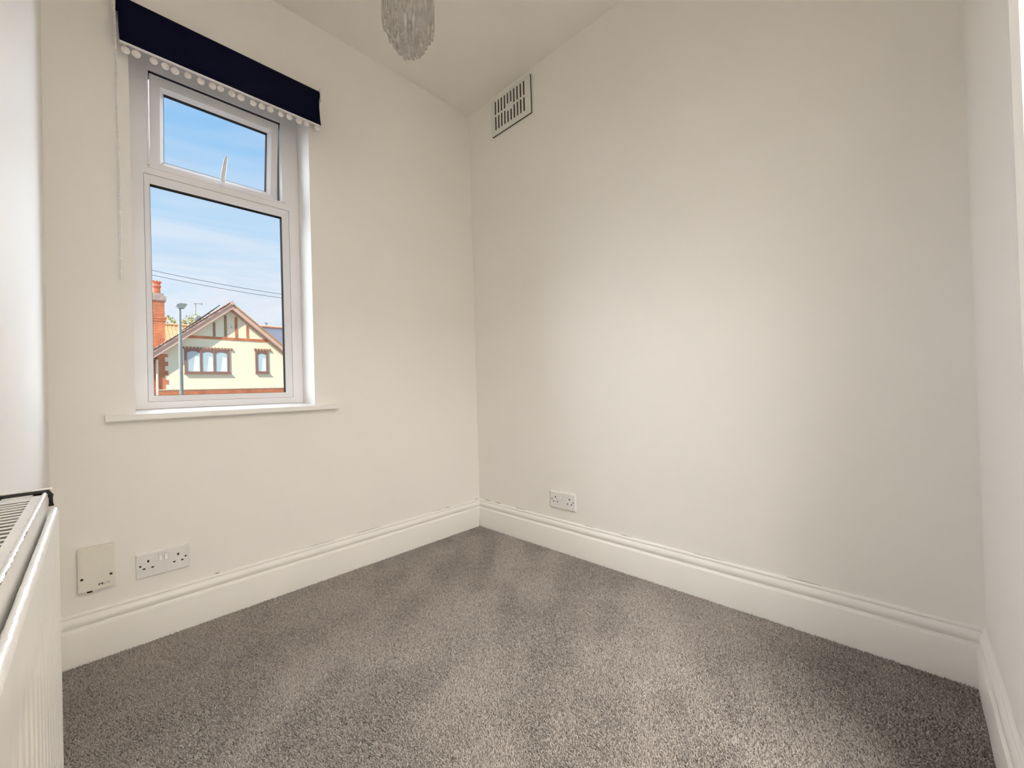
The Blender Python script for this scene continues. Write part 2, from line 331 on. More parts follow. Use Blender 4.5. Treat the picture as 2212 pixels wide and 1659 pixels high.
# top-hung sash, open a crack at the bottom
ang = math.radians(8.0); HZ, HY = SO[3]-.008, .152
def tilt(v):
    dz = v.z-HZ; dy = v.y-HY
    return Vector((v.x, HY+dy*math.cos(ang)-dz*math.sin(ang), HZ+dz*math.cos(ang)+dy*math.sin(ang)))
AO = (-1.506, 1.750, -1.050, HZ); AB = (-1.474, 1.792, -1.078, HZ-.036); AI = (-1.461, 1.808, -1.091, HZ-.050)
sash = ring(MB(), AO, AB, .152, .205).xf(tilt).build('sash', 'pvc', win)
slope_ring(MB(), AB, AI, .153, .172).xf(tilt).build('glazing_bead', 'pvc', sash)
ring(MB(), (AI[0]-.012, AI[1]-.012, AI[2]+.012, AI[3]+.012), (AI[0]+.001, AI[1]+.001, AI[2]-.001, AI[3]-.001), .172, .198).xf(tilt).build('glazing_gasket', 'greyseal', sash)
MB().box((AI[0]-.008, .189, AI[1]-.008), (AI[2]+.008, .193, AI[3]+.008)).xf(tilt).build('glass_pane', 'pane', sash)
MB().box((SO[0]+.001, .150, HZ+.001), (SO[2]-.001, .200, SO[3]-.0005)).box((SO[2]-.0022, .185, SO[1]+.02), (SO[2]-.0005, .210, SO[3]-.001)).build('weather_seal', 'gasket', win)
# handle: tapering upright lever on a short neck
hm = MB(); pts = [(-1.2745, .150, 1.772), (-1.2725, .147, 1.80), (-1.2675, .146, 1.84), (-1.2625, .146, 1.872), (-1.2600, .146, 1.886), (-1.2592, .146, 1.891)]
hw = [.0088, .0085, .0078, .0062, .0042, .001]
vs = []
for (x, y, z), r_ in zip(pts, hw):
    for k in range(10):
        q = 2*math.pi*k/10; vs.append((x+r_*math.cos(q), y+r_*.55*math.sin(q), z))
hm.add(vs, [(i*10+k, i*10+(k+1) % 10, (i+1)*10+(k+1) % 10, (i+1)*10+k) for i in range(5) for k in range(10)]+[tuple(range(10))[::-1]], True)
hm.tube([(-1.274, .149, 1.776), (-1.274, .187, 1.778)], .007, 10)
hm.build('handle', 'pvc', sash)
# window board, tipped slightly so that its back edge sits higher
sb = MB()
sb.prism([(-.030, .776), (-.034, .780), (-.034, .795), (-.030, .7985), (0, .8005), (0, .776)], 'x', -1.648, -.873)
sb.prism([(-.001, .776), (-.001, .8005), (YF+.01, .8115), (YF+.01, .776)], 'x', OX0+.0005, OX1-.0005)
tag(sb.build('trim_1', 'gloss'), kind='structure')

# ------------------------------------------------------------------ roller blind with beaded hem
BX0, BX1, BY = -1.600, -.941, -.055
bz = thing('roller_blind', (-1.27, 0, 2.213), 'navy blue roller blind rolled up above the window, white bobble trim on its hem', 'blind')
fb = MB(); nx = 40; prof = [(-.032+.0245*math.cos(q), 2.213+.0245*math.sin(q)) for q in [math.radians(a_) for a_ in range(-60, 181, 15)]]
prof += [(BY-.0010, 2.19), (BY, 2.14), (BY+.001, 2.10), (BY, 2.071)]
def bx(u, z):                                               # sides draw in a touch above the hem
    t_ = max(0, (2.213-z)/.142); return BX0+.004*t_*t_+(BX1-BX0-.001*t_)*u+(.004*t_*t_ if u > .99 else 0)
vs = [(bx(i/nx, z), y+.0012*math.sin(i*.55)*(1 if z < 2.18 else 0), z) for i in range(nx+1) for (y, z) in prof]; k_ = len(prof)
fb.add(vs, [(i*k_+j, i*k_+j+1, (i+1)*k_+j+1, (i+1)*k_+j) for i in range(nx) for j in range(k_-1)], True)
fab = fb.build('fabric', 'navy', bz); sm_ = fab.modifiers.new('thick', 'SOLIDIFY'); sm_.thickness = .0008
MB().tube([(BX0-.004, -.032, 2.213), (BX1+.004, -.032, 2.213)], .0235, 20).build('roller', 'navy', bz)
MB().box((BX0+.004, BY-.0028, 2.0655), (BX1+.003, BY+.0028, 2.0715)).build('hem_braid', 'trim', bz)
cz = lambda x, y: (220+x/4.096, y/4.096)
bp_ = [210, 303, 458, 563, 647, 760, 877, 978, 1052, 1152, 1231, 1340, 1417, 1492, 1585, 1660, 1744, 1813, 1905]
def onY(px, py, Y):
    d = cf*F_PX+(px-1106)*r2-(py-829.5)*u2; return CAM+d*((Y-CAM.y)/d.y)
def onX(px, py, X):
    d = cf*F_PX+(px-1106)*r2-(py-829.5)*u2; return CAM+d*((X-CAM.x)/d.x)
bpy_ = [445, 480, 543, 588, 630, 670, 722, 762, 787, 832, 865, 915, 943, 970, 1012, 1038, 1072, 1095, 1133]
for k, (x_, y_) in enumerate(zip(bp_, bpy_)):
    p_ = onY(*cz(x_, y_), BY); r_ = .0118+.0007*math.sin(k*2.1)
    z_ = p_.z+.0015
    b1 = MB().ball((p_.x, BY+.001, z_), r_, 16, 10, (1, .8, 1))
    b1.tube([(p_.x, BY, z_+r_*.9), (p_.x, BY, 2.066)], .0012, 5).build('bobble', 'pompom', bz)
for x0, x1, nm in ((BX0-.013, BX0-.005, 0), (BX1+.005, BX1+.011, 1)):
    MB().bev((x0, -.062, 2.180), (x1, -.002, 2.245), .002).build('bracket', 'plate', bz)
MB().tube([(BX0-.004, -.032, 2.213), (BX0-.0135, -.032, 2.213)], .012, 14).build('chain_wheel', 'plate', bz)
# bead chain: front strand, bottom loop towards the wall, back strand
ch = MB(); path = [Vector((-1.607, -.056, 2.205)), Vector((-1.6045, -.055, 1.9)), Vector((-1.603, -.054, 1.6)), Vector((-1.603, -.053, 1.40)), Vector((-1.6035, -.050, 1.33)), Vector((-1.604, -.043, 1.287)),
                   Vector((-1.6045, -.032, 1.264)), Vector((-1.605, -.022, 1.262)), Vector((-1.605, -.012, 1.28)), Vector((-1.605, -.009, 1.33)), Vector((-1.605, -.010, 1.6)), Vector((-1.606, -.010, 2.205))]
def walk(path, step):
    o_ = []; i = 0; rem = 0
    for a_, b_ in zip(path, path[1:]):
        L_ = (b_-a_).length; d = rem
        while d < L_: o_.append(a_.lerp(b_, d/L_)); d += step
        rem = d-L_
    return o_
for q in walk(path, .0060): ch.ball(q, .00225, 6, 4)
ch.tube(path, .0006, 4)
ch.build('bead_chain', 'plate', bz, kind='stuff')

# ------------------------------------------------------------------ electrical plates
def socket(name, fn, wdt, label, group):
    """fn(u,v,d)->world: u across, v up, d out of the wall; centre of the plate at 0"""
    t = thing(name, fn(0, 0, 0), label, 'socket', group)
    w2, h2 = wdt/2, .0415; k = wdt/.146
    def bbox(mb, u0, u1, v0, v1, d0, d1, ch_=0):
        vs = []
        for d, c_ in ((d0, 0), (d1-ch_, 0), (d1, ch_)):
            vs += [fn(u0+c_, v0+c_, d), fn(u1-c_, v0+c_, d), fn(u1-c_, v1-c_, d), fn(u0+c_, v1-c_, d)]
        fs = [(3, 2, 1, 0)]+[(r*4+i, r*4+(i+1) % 4, r*4+4+(i+1) % 4, r*4+4+i) for r in range(2) for i in range(4)]+[(8, 9, 10, 11)]
        mb.add(vs, fs); return mb
    bbox(MB(), -w2, w2, -h2, h2, 0, .0095, .0022).build('plate', 'plate', t, fix=True)
    for s in (-1, 1):
        m_ = MB()
        bbox(m_, (s*.041-.0027)*k, (s*.041+.0027)*k, .0095, .0175, .0090, .0097)
        bbox(m_, (s*.041-.0112-.0035)*k, (s*.041-.0112+.0035)*k, -.0128, -.0082, .0090, .0097)
        bbox(m_, (s*.041+.0112-.0035)*k, (s*.041+.0112+.0035)*k, -.0128, -.0082, .0090, .0097)
        m_.build('pin_holes', 'black', t, label='black pin slots')
        vs = [fn(s*.0622*k+.0032*math.cos(q), .0005+.0032*math.sin(q), .0099) for q in [2*math.pi*i/10 for i in range(10)]]
        MB().add(vs+[fn(s*.0622*k, .0005, .0099)], [(i, (i+1) % 10, 10) for i in range(10)]).build('screw', 'ventdark', t)
        rk = MB(); u0, u1 = (s*.0078-.0042)*k, (s*.0078+.0042)*k
        vs = [fn(u, v, d) for (v, d) in ((.0075, .0092), (.0075, .0140), (.0165, .0112), (.0265, .0098), (.0265, .0092)) for u in (u0, u1)]
        rk.add(vs, [(0, 1, 3, 2), (2, 3, 5, 4), (4, 5, 7, 6), (6, 7, 9, 8), (0, 2, 4, 6, 8), (1, 9, 7, 5, 3)])
        rk.build('switch', 'plate', t, fix=True)
        bbox(MB(), u0-.0007, u1+.0007, .0068, .0272, .0090, .00965).build('switch_gap', 'print_light', t)
    return t
socket('double_socket', lambda u, v, d: Vector((-1.508+u, -d, .2660+v)), .146, 'white double socket below the window, beside the blank cream plate', 'double sockets')
socket('double_socket', lambda u, v, d: Vector((-d, -.6575-u, .2650+v)), .158, 'white double socket alone on the right wall near the corner', 'double sockets')

# telephone box plate in the left corner
tb = thing('phone_socket', (-1.675, 0, .3), 'cream telephone junction box low in the corner by the radiator', 'socket')
bm_ = MB().bev((-1.718, -.027, .2315), (-1.6335, 0, .3725), .004); bm_.build('housing', 'cream_plate', tb)
for x_, z_ in ((-1.7095, .2765), (-1.6425, .2745)):
    MB().lathe([(.0001, 0), (.0034, 0), (.0036, -.0006), (.0036, -.0012)], (0, 0, 0), 12).xf(lambda v: Vector((v.x+x_, -.0270+v.z-.0008, z_+v.y))).build('screw', 'ventdark', tb)
MB().box((-1.6985, -.0255, .2285), (-1.6865, -.0160, .2325)).build('cable_port', 'black', tb)
lb = MB()
for x0, x1, z0, z1 in ((-1.6722, -1.6692, .2456, .2520), (-1.6692, -1.6652, .2495, .2520), (-1.6652, -1.6612, .2460, .2525)): lb.box((x0, -.0274, z0), (x1, -.0268, z1))
lb.build('printed_mark', 'print', tb)
lb = MB()
for x0, x1, z0, z1 in ((-1.6600, -1.6592, .2460, .2525), (-1.6580, -1.6572, .2460, .2525), (-1.6558, -1.6550, .2460, .2525), (-1.6600, -1.6552, .2457, .2463), (-1.6530, -1.6455, .2465, .2475), (-1.6530, -1.6455, .2490, .2500), (-1.6530, -1.6455, .2515, .2525)): lb.box((x0, -.0274, z0), (x1, -.0268, z1))
lb.build('printed_mark', 'print_light', tb)

# ------------------------------------------------------------------ air vent on the right wall
vt = thing('air_vent', (0, -.37, 2.44), 'off-white slotted air vent high on the right wall by the ceiling', 'vent')
VY0, VY1, VZ0, VZ1 = -.2175, -.5255, 2.333, 2.545
def vbox(mb, y0, y1, z0, z1, d=.012): return mb.box((-d, y0, z0), (-.0085, y1, z1))
cols_ = []
for k in range(10):
    c_ = -.2545-k*.02490; cols_.append((c_+.0060, c_-.0060))
rows = [[(2.4505, 2.5285)]*10, [(2.3620, 2.4390)]*10]
rows[0] = [(2.4505, 2.5285) if k not in (4, 5) else (2.4660, 2.5285) for k in range(10)]
rows[1] = [(2.3620, 2.4390) if k not in (4, 5) else (2.3620, 2.4260) for k in range(10)]
vm = MB(); prev = VY0
for k, (y0, y1) in enumerate(cols_):
    vbox(vm, prev, y0, VZ0, VZ1); prev = y1
    vbox(vm, y0, y1, VZ0, rows[1][k][0]); vbox(vm, y0, y1, rows[1][k][1], rows[0][k][0]); vbox(vm, y0, y1, rows[0][k][1], VZ1)
vbox(vm, prev, VY1, VZ0, VZ1)
vm.build('plate', 'vent', vt)
MB().box((-.0085, VY0-.001, VZ0+.001), (0, VY1+.001, VZ1-.001)).build('cavity', 'ventdark', vt)

# ------------------------------------------------------------------ radiator on the left wall
RY0, RY1 = -1.045, -1.86                                   # far end, near end
FX = -1.7125
rd = thing('radiator', (-1.745, -1.45, .12), 'white panel radiator with slatted top grille on the left wall', 'radiator')
# front panel: pressed flutes that fade out below the rolled top
ny, nzr = 270, 30; zt_, zb_ = .690, .130; vs = []
zs = [zb_+(zt_-zb_)*(1-(1-i/nzr)**1.0) for i in range(nzr+1)]
for j in range(ny+1):
    y = RY0+.006+(RY1-RY0-.012)*j/ny; ph = ((y-RY0)/.0335) % 1
    g_ = max(0, math.cos((ph-.5)*2*math.pi))**1.5
    for z in zs:
        edge = min(1, max(0, (zt_-.035-.018*abs(math.cos((ph-.5)*math.pi))-z)/.03)); edb = min(1, max(0, (z-zb_-.03)/.03))
        vs.append((FX-.0042*g_*edge*edb, y, z))
fp = MB(); K = nzr+1
fp.add(vs, [(j*K+i, (j+1)*K+i, (j+1)*K+i+1, j*K+i+1) for j in range(ny) for i in range(nzr)], True)
fpan = fp.build('front_panel', 'rad', rd, fix=True)
# rolled top edge, rounded ends and bottom of the panel
prof = [(FX, .690), (FX-.0006, .6940), (FX-.0022, .6966), (FX-.0048, .6975), (FX-.0074, .6966), (FX-.0082, .6940), (FX-.0085, .684)]
te = MB(); nn = 120; rr = random.Random(5)
vs = []
for j in range(nn+1):
    y = RY0+.004+(RY1-RY0-.008)*j/nn
    for i, (x, z) in enumerate(prof): vs.append((x+rr.uniform(-.0003, .0003)*(0 < i < 5), y, z+rr.uniform(-.0003, .0003)*(0 < i < 5)))
K = len(prof); te.add(vs, [(j*K+i, j*K+i+1, (j+1)*K+i+1, (j+1)*K+i) for j in range(nn) for i in range(K-1)], True)
te.build('rolled_edge', 'radtop', rd, fix=True)
en = MB()
en.prism([(FX, RY0+.006), (FX-.002, RY0+.001), (FX-.006, RY0), (FX-.012, RY0), (FX-.012, RY0-.01), (FX-.003, RY0-.01)][::-1], 'z', zb_, .6955) if False else None
pe = [(FX, RY0-.006), (FX-.0008, RY0-.0025), (FX-.004, RY0), (FX-.0082, RY0), (FX-.0082, RY0-.006)]
en.prism([(x, y+.0061) for x, y in pe], 'z', zb_, .6955)
en.prism([(x, -y+RY0+RY1+.0) for x, y in pe], 'z', zb_, .6955)
en.box((FX-.0064, RY0, zb_-.006), (FX-.001, RY1, zb_+.001)).box((FX-.0064, RY0, zb_), (FX-.0050, RY1, .690))
en.box((FX-.0082, RY0+.001, .676), (-1.7250, RY1, .682)); en.build('panel_edge', 'rad', rd)
# top grille: side rails, cross slats
GX0, GX1, GZ = -1.770, -1.7240, .720
tg = MB()
tg.box((GX1-.012, RY0+.002, GZ-.0015), (GX1, RY1, GZ)); tg.box((GX0, RY0+.002, GZ-.0015), (GX0+.006, RY1, GZ))
tg.box((GX1-.0016, RY0+.002, GZ-.045), (GX1, RY1, GZ)); tg.box((GX0, RY0+.002, GZ-.045), (GX0+.0016, RY1, GZ))
tg.box((GX0, RY0+.002, GZ-.0015), (GX1, RY0-.012, GZ)); tg.box((GX0, RY1, GZ-.0015), (GX1, RY1+.012, GZ))
tg.build('top_grille', 'rad', rd)
yy = RY0-.018; n_sl = 0; slat_me = None
while yy > RY1+.014:
    o = MB().prism([(yy, GZ-.0002), (yy-.0040, GZ-.0006), (yy-.0042, GZ-.0014), (yy, GZ-.0010)], 'x', GX0+.005, GX1-.0115)
    o = o.build('slat', 'rad', rd); yy -= .0185
re_ = MB(); rr = random.Random(9); vs = []                  # thick, lumpy paint along the grille's front edge
for j in range(161):
    y = RY0+.002+(RY1-RY0-.004)*j/160; q = rr.uniform(-.0009, .0009)
    for a_ in range(7):
        t_ = math.pi*2*a_/6; vs.append((GX1-.0018+(.0022+q*.5)*math.cos(t_), y, GZ-.0002+(.0016+q*.4)*math.sin(t_)))
re_.add(vs, [(j*7+i, j*7+i+1, (j+1)*7+i+1, (j+1)*7+i) for j in range(160) for i in range(6)], True)
re_.build('painted_edge', 'radtop', rd, fix=True)
for y_, e_ in ((RY0, .0015), (RY1, -.0015)): MB().box((GX0, y_, .15), (GX1-.004, y_+e_, GZ-.006)).build('side_panel', 'rad', rd)
# black tube as the shade of the end gap; bright lip of the end cap
ec = MB(); ec.tube([(GX0-.0008, RY0+.006, GZ+.001), (GX1+.002, RY0+.006, GZ+.001), (GX1+.0038, RY0+.006, GZ-.004), (GX1+.0042, RY0+.006, GZ-.020)], .0030, 8)
ec.build('end_gap_shade', 'gapshade', rd)
MB().tube([(GX0-.0008, RY0+.0095, GZ+.0045), (GX1+.0035, RY0+.0095, GZ+.0045)], .0018, 8).ball((GX1+.004, RY0+.0095, GZ+.0045), .0024, 8, 6).build('end_clip', 'radtop', rd)
cv = MB(); y = RY0-.01                                      # convector fins under the slats and wall brackets
for k in range(60):
    y = RY0-.012-k*.0135
    if y < RY1+.01: break
    cv.box((GX0+.004, y, .16), (GX1-.003, y-.001, .66))
cv.build('convector_fins', 'fins', rd, kind='stuff')
for y in (-1.16, -1.74): MB().box((-RW+.0008, y, .20), (GX0+.002, y-.03, .62)).build('wall_bracket', 'rad', rd)
MB().tube([(-1.74, RY1-.0, .155), (-1.74, RY1-.05, .155), (-1.74, RY1-.055, .009)], .0075, 10).build('supply_pipe', 'chrome', rd)

# ------------------------------------------------------------------ carpet pile
NXC = 520; NYC = 608
gx, gy = np.meshgrid(np.linspace(-RW+.021, -.021, NXC), np.linspace(-RD+.021, -.021, NYC)); gx = gx.ravel(); gy = gy.ravel(); n = gx.size
gx = gx+rng.uniform(-.0018, .0018, n); gy = gy+rng.uniform(-.0018, .0018, n)
def vnoise(x, y, s, seed):
    r_ = np.random.default_rng(seed); G = r_.uniform(-1, 1, (64, 64)); X = x*s+20; Y = y*s+20
    i = np.floor(X).astype(int); j = np.floor(Y).astype(int); fx_ = X-i; fy_ = Y-j; fx_ = fx_*fx_*(3-2*fx_); fy_ = fy_*fy_*(3-2*fy_)
    g = lambda a, b: G[a % 64, b % 64]
    return (g(i, j)*(1-fx_)+g(i+1, j)*fx_)*(1-fy_)+(g(i, j+1)*(1-fx_)+g(i+1, j+1)*fx_)*fy_
rx, ry = gx*.80+gy*.60, -gx*.60+gy*.80                      # vacuum strokes run across the room's diagonal
sweep = vnoise(rx*1.0, ry*2.6, 3.2, 1)+.6*vnoise(rx*2.1, ry*4.3, 3.1, 2)+.40*vnoise(gx, gy, 13, 3)+.45*vnoise(rx*1.0, ry*1.8, 7.5, 6)
sweep = np.tanh(sweep*1.1)
lx = -.0014+.0019*sweep+rng.normal(0, .0023, n); ly = .0006+.0015*sweep*vnoise(gx, gy, 2.3, 4)+rng.normal(0, .0023, n)
hh = .0052+rng.normal(0, .0011, n)+.0006*vnoise(gx, gy, 40, 5)
rad_ = .0027; th0 = rng.uniform(0, 2*math.pi, n)
V = np.zeros((n, 4, 3), np.float32)
for k in range(3):
    V[:, k, 0] = gx+rad_*np.cos(th0+k*2.0944); V[:, k, 1] = gy+rad_*np.sin(th0+k*2.0944); V[:, k, 2] = .0004
V[:, 3, 0] = gx+lx; V[:, 3, 1] = gy+ly; V[:, 3, 2] = hh
V[:, :, 0] = np.clip(V[:, :, 0], -RW+.0205, -.0205); V[:, :, 1] = np.clip(V[:, :, 1], -RD+.0205, -.0205)
me = bpy.data.meshes.new('carpet_pile'); me.vertices.add(n*4); me.vertices.foreach_set('co', V.ravel())
base = (np.arange(n)*4)[:, None]; F = np.concatenate([base+np.array([0, 1, 3]), base+np.array([1, 2, 3]), base+np.array([2, 0, 3])], axis=1).astype(np.int32).ravel()
me.loops.add(F.size); me.loops.foreach_set('vertex_index', F); me.polygons.add(n*3)
me.polygons.foreach_set('loop_start', np.arange(0, F.size, 3, dtype=np.int32)); me.update(calc_edges=True)
at = me.attributes.new('yarn', 'FLOAT', 'POINT'); base_c = np.clip(.58+.11*sweep+rng.normal(0, .21, n), 0, 1)  # stroke shading of the leaning pile also put into the yarn colour
cvv = np.repeat(base_c[:, None], 4, 1); cvv[:, :3] *= .50  # tuft roots darkened to paint the shade between tufts
at.data.foreach_set('value', cvv.ravel().astype(np.float32)); me.materials.append(M['yarn'])
cp = bpy.data.objects.new('carpet_pile', me); col.objects.link(cp)
tag(cp, 'taupe grey cut-pile carpet with brushed lighter and darker strokes', 'carpet', kind='stuff')

# ------------------------------------------------------------------ crystal pendant
LX, LY, LZ = -1.005, -.905, 1.862
lp = thing('pendant_lamp', (LX, LY, RH), 'clear crystal icicle pendant light hanging from the ceiling', 'lamp')
MB().lathe([(.0005, 0), (.045, 0), (.045, -.012), (.020, -.03), (.0005, -.03)], (LX, LY, RH), 24).build('ceiling_rose', 'plate', lp)
MB().tube([(LX, LY, RH-.025), (LX, LY, LZ+.27)], .003, 8).build('flex', 'plate', lp)
MB().lathe([(.0005, .285), (.016, .280), (.020, .25), (.020, .20), (.0005, .20)], (LX, LY, LZ), 20).build('lamp_holder', 'plate', lp)
MB().lathe([(.0005, .095), (.012, .098), (.024, .112), (.029, .135), (.024, .160), (.014, .185), (.013, .20)], (LX, LY, LZ), 20).build('bulb', 'cream_plate', lp)
MB().lathe([(.0005, .232), (.074, .230), (.077, .226), (.074, .222), (.0005, .222)], (LX, LY, LZ), 32).build('top_plate', 'chrome', lp)
def drop(r_, ang_, ztop, zbot, wd, rj):
    """one moulded glass icicle: hexagonal bar with a cut point"""
    cx, cy = LX+r_*math.cos(ang_), LY+r_*math.sin(ang_); mb = MB(); zc = zbot+.022
    vs = []
    for z, s_ in ((ztop, .75), (ztop-.02, 1), ((ztop+zc)/2, .86), (zc+.004, 1.05), (zbot+.004, .72), (zbot, .30)):
        for k in range(6):
            q = ang_+k*math.pi/3+rj; vs.append((cx+wd*s_*math.cos(q), cy+wd*s_*math.sin(q), z))
    mb.add(vs, [(i*6+k, (i+1)*6+k, (i+1)*6+(k+1) % 6, i*6+(k+1) % 6) for i in range(5) for k in range(6)]+[tuple(range(6)), tuple(range(30, 36))[::-1]])
    mb.build('crystal_drop', 'crystal', lp, fix=True)
rr = random.Random(3)
for nD, r_, zb, zt2, wd in ((19, .0690, .058, .222, .0088), (15, .0590, .034, .160, .0088), (12, .0465, .014, .110, .0086), (9, .0345, .000, .075, .0082)):
    for k in range(nD): drop(r_, 2*math.pi*(k+.5*(nD % 4 == 2))/nD, LZ+zt2+rr.uniform(-.004, .004), LZ+zb+rr.uniform(-.006, .006), wd, rr.uniform(-.4, .4))
# ribbed inner cup, open at the bottom
seg = 48; vs = []
for r0, z in ((.0255, .010), (.0265, .06), (.024, .115), (.0215, .115), (.0235, .06), (.0225, .010)):
    for k in range(seg):
        r_ = r0+(.0011*math.cos(k*math.pi*2*12/seg) if r0 > .0236 else 0); q = 2*math.pi*k/seg; vs.append((LX+r_*math.cos(q), LY+r_*math.sin(q), LZ+z))
MB().add(vs, [(i*seg+k, i*seg+(k+1) % seg, ((i+1) % 6)*seg+(k+1) % seg, ((i+1) % 6)*seg+k) for i in range(6) for k in range(seg)], True).build('inner_cup', 'crystal', lp, fix=True)

# ------------------------------------------------------------------ outside: the street
tag(MB().box((-60, T+.05, HL-.1), (70, 90, HL)).build('ground', 'paving'), kind='structure')
tag(MB().box((-60, 8, HL), (70, 17, HL+.01)).build('road', 'asphalt'), kind='structure')
C3 = lambda x, y: (320+x/5.184, 560+y/5.184)               # crop pixel -> photo pixel
def P(x, y, Y): p_ = onY(*C3(x, y), Y); return (p_.x, p_.z)
YH = 25.0; YBd = 24.55
gb = P(940, 560, YH); hx0 = P(112, 1200, YH)[0]
house = thing('gabled_house', (gb[0], YH, HL), 'cream rendered gabled house with brown windows opposite the window', 'house')
slope_l = P(75, 1100, YBd), P(940, 560, YBd); slope_r = P(1508, 1025, YBd)
# wall with gable
axl, azl = slope_l[0]; apx, apz = slope_l[1]; arx, arz = slope_r
ml = (apz-azl)/(apx-axl); mr = (apz-arz)/(arx-apx)
RX1 = arx+1.4
zl = lambda x: apz-(apx-x)*ml; zr = lambda x: apz-(x-apx)*mr
zband = P(800, 1445, YH)[1]
MB().prism([(hx0, HL), (RX1, HL), (RX1, zr(RX1)), (apx, apz), (hx0, zl(hx0))], 'y', YH, YH+.25).build('gable_wall', 'render', house)
MB().box((hx0, YH+.25, HL), (hx0+.25, YH+8.2, zl(hx0)-.12)).box((RX1-.25, YH+.25, HL), (RX1, YH+8.2, zr(RX1)-.12)).box((hx0, YH+8, HL), (RX1, YH+8.2, zl(hx0)-.3)).build('side_wall', 'brick', house)
# bricks: real joints
def courses(x0, x1, z0, z1, yf, lw=.215, lh=.065, jt=.012, dep=.03, mb=None, stag=True):
    mb = mb or MB(); r_ = 0; z = z0
    while z+lh*.6 < z1:
        x = x0-(lw*.5 if (r_ % 2 and stag) else 0)
        while x < x1-.02:
            a_, b_ = max(x, x0), min(x+lw-jt, x1)
            if b_-a_ > .03: mb.box((a_, yf-random.uniform(0, .006), z), (b_, yf+dep, min(z+lh, z1)))
            x += lw
        z += lh+jt; r_ += 1
    return mb
xb0, zb0_ = P(110, 1500, YH-.12)
lowm = MB().box((hx0-.02, YH-.11, HL), (RX1, YH, zband-.02)); lowm.build('base_mortar', 'mortar', house)
courses(hx0-.02, RX1, zband-1.1, zband-.07, YH-.13).build('base_brickwork', 'brick', house, kind='stuff')
MB().box((hx0-.02, YH-.17, zband-.055), (RX1, YH, zband-.01)).build('base_coping', 'mortar', house)
# toothed quoins at the left corner
qn = MB(); z = zband+.02; k = 0; top = P(150, 1060, YH)[1]; zq = P(190, 1455, YH)[0]
xq0 = P(118, 1300, YH)[0]; xq1 = P(190, 1300, YH)[0]; xq2 = P(226, 1300, YH)[0]
while z < zl(xq1)-.2:
    xe = xq2 if (k//3) % 2 else xq1
    courses(xq0, xe, z, z+.066, YH-.02, mb=qn, stag=False) if k % 2 else courses(xq0+.0, xe, z, z+.066, YH-.02, lw=.33, mb=qn, stag=False)
    z += .077; k += 1
qn.build('quoin_brickwork', 'brick', house, kind='stuff')
MB().box((xq0-.01, YH-.012, zband), (xq1, YH, zl(xq1)-.2)).build('quoin_mortar', 'mortar', house)
MB().tube([(P(100, 1300, YH)[0], YH-.10, HL), (P(100, 1300, YH)[0], YH-.10, P(100, 1125, YH)[1])], .05, 10).build('downpipe', 'downpipe', house)
MB().box((hx0-1.6, YH+.3, HL), (hx0-.02, YH+.5, P(75, 1110, YH)[1])).build('wing_wall', 'mortar', house)
courses(hx0-1.6, hx0-.02, zband-1.1, P(75, 1110, YH)[1], YH+.28).build('wing_brickwork', 'brick', house, kind='stuff')
# brick band and studs on the gable
za, zb2 = P(560, 856, YH)[1], P(560, 888, YH)[1]
xL = apx-(apz-(za+zb2)/2)/ml-.05; xR = apx+(apz-(za+zb2)/2)/mr
MB().box((xL, YH-.015, zb2), (xR, YH, za)).build('band_mortar', 'mortar', house)
courses(xL, xR, zb2+.004, za, YH-.03, lh=.062).build('band_brickwork', 'brick', house, kind='stuff')
for x0, x1, yt in ((727, 752, 690), (853, 880, 608), (973, 1000, 600), (1099, 1122, 700)):
    a_ = P(x0, 800, YH)[0]; b_ = P(x1, 800, YH)[0]; zt3 = min(zl((a_+b_)/2), zr((a_+b_)/2))-.1
    MB().box((a_, YH-.015, za), (b_, YH, zt3)).build('stud_mortar', 'mortar', house)
    courses(a_, b_, za+.01, zt3, YH-.03, lw=.3, stag=False).build('stud_brickwork', 'brickdark' if x0 < 960 else 'brick', house, kind='stuff')  # left studs take the darker brick as painted shade of the verge
# plaque in the gable
pa = P(902, 707, YH); pb = P(958, 785, YH)
pq = MB().box((pa[0], YH-.05, pb[1]), (pb[0], YH, pa[1])).build('vent_box', 'render', house)
MB().box((pa[0]+.12, YH-.09, pb[1]+.14), (pb[0]-.12, YH-.05, pa[1]-.08)).build('vent_cover', 'downpipe', pq)
MB().box((pa[0]+.1, YH-.10, pb[1]+.07), (pb[0]-.08, YH-.05, pb[1]+.12)).build('vent_sill', 'stone', pq)
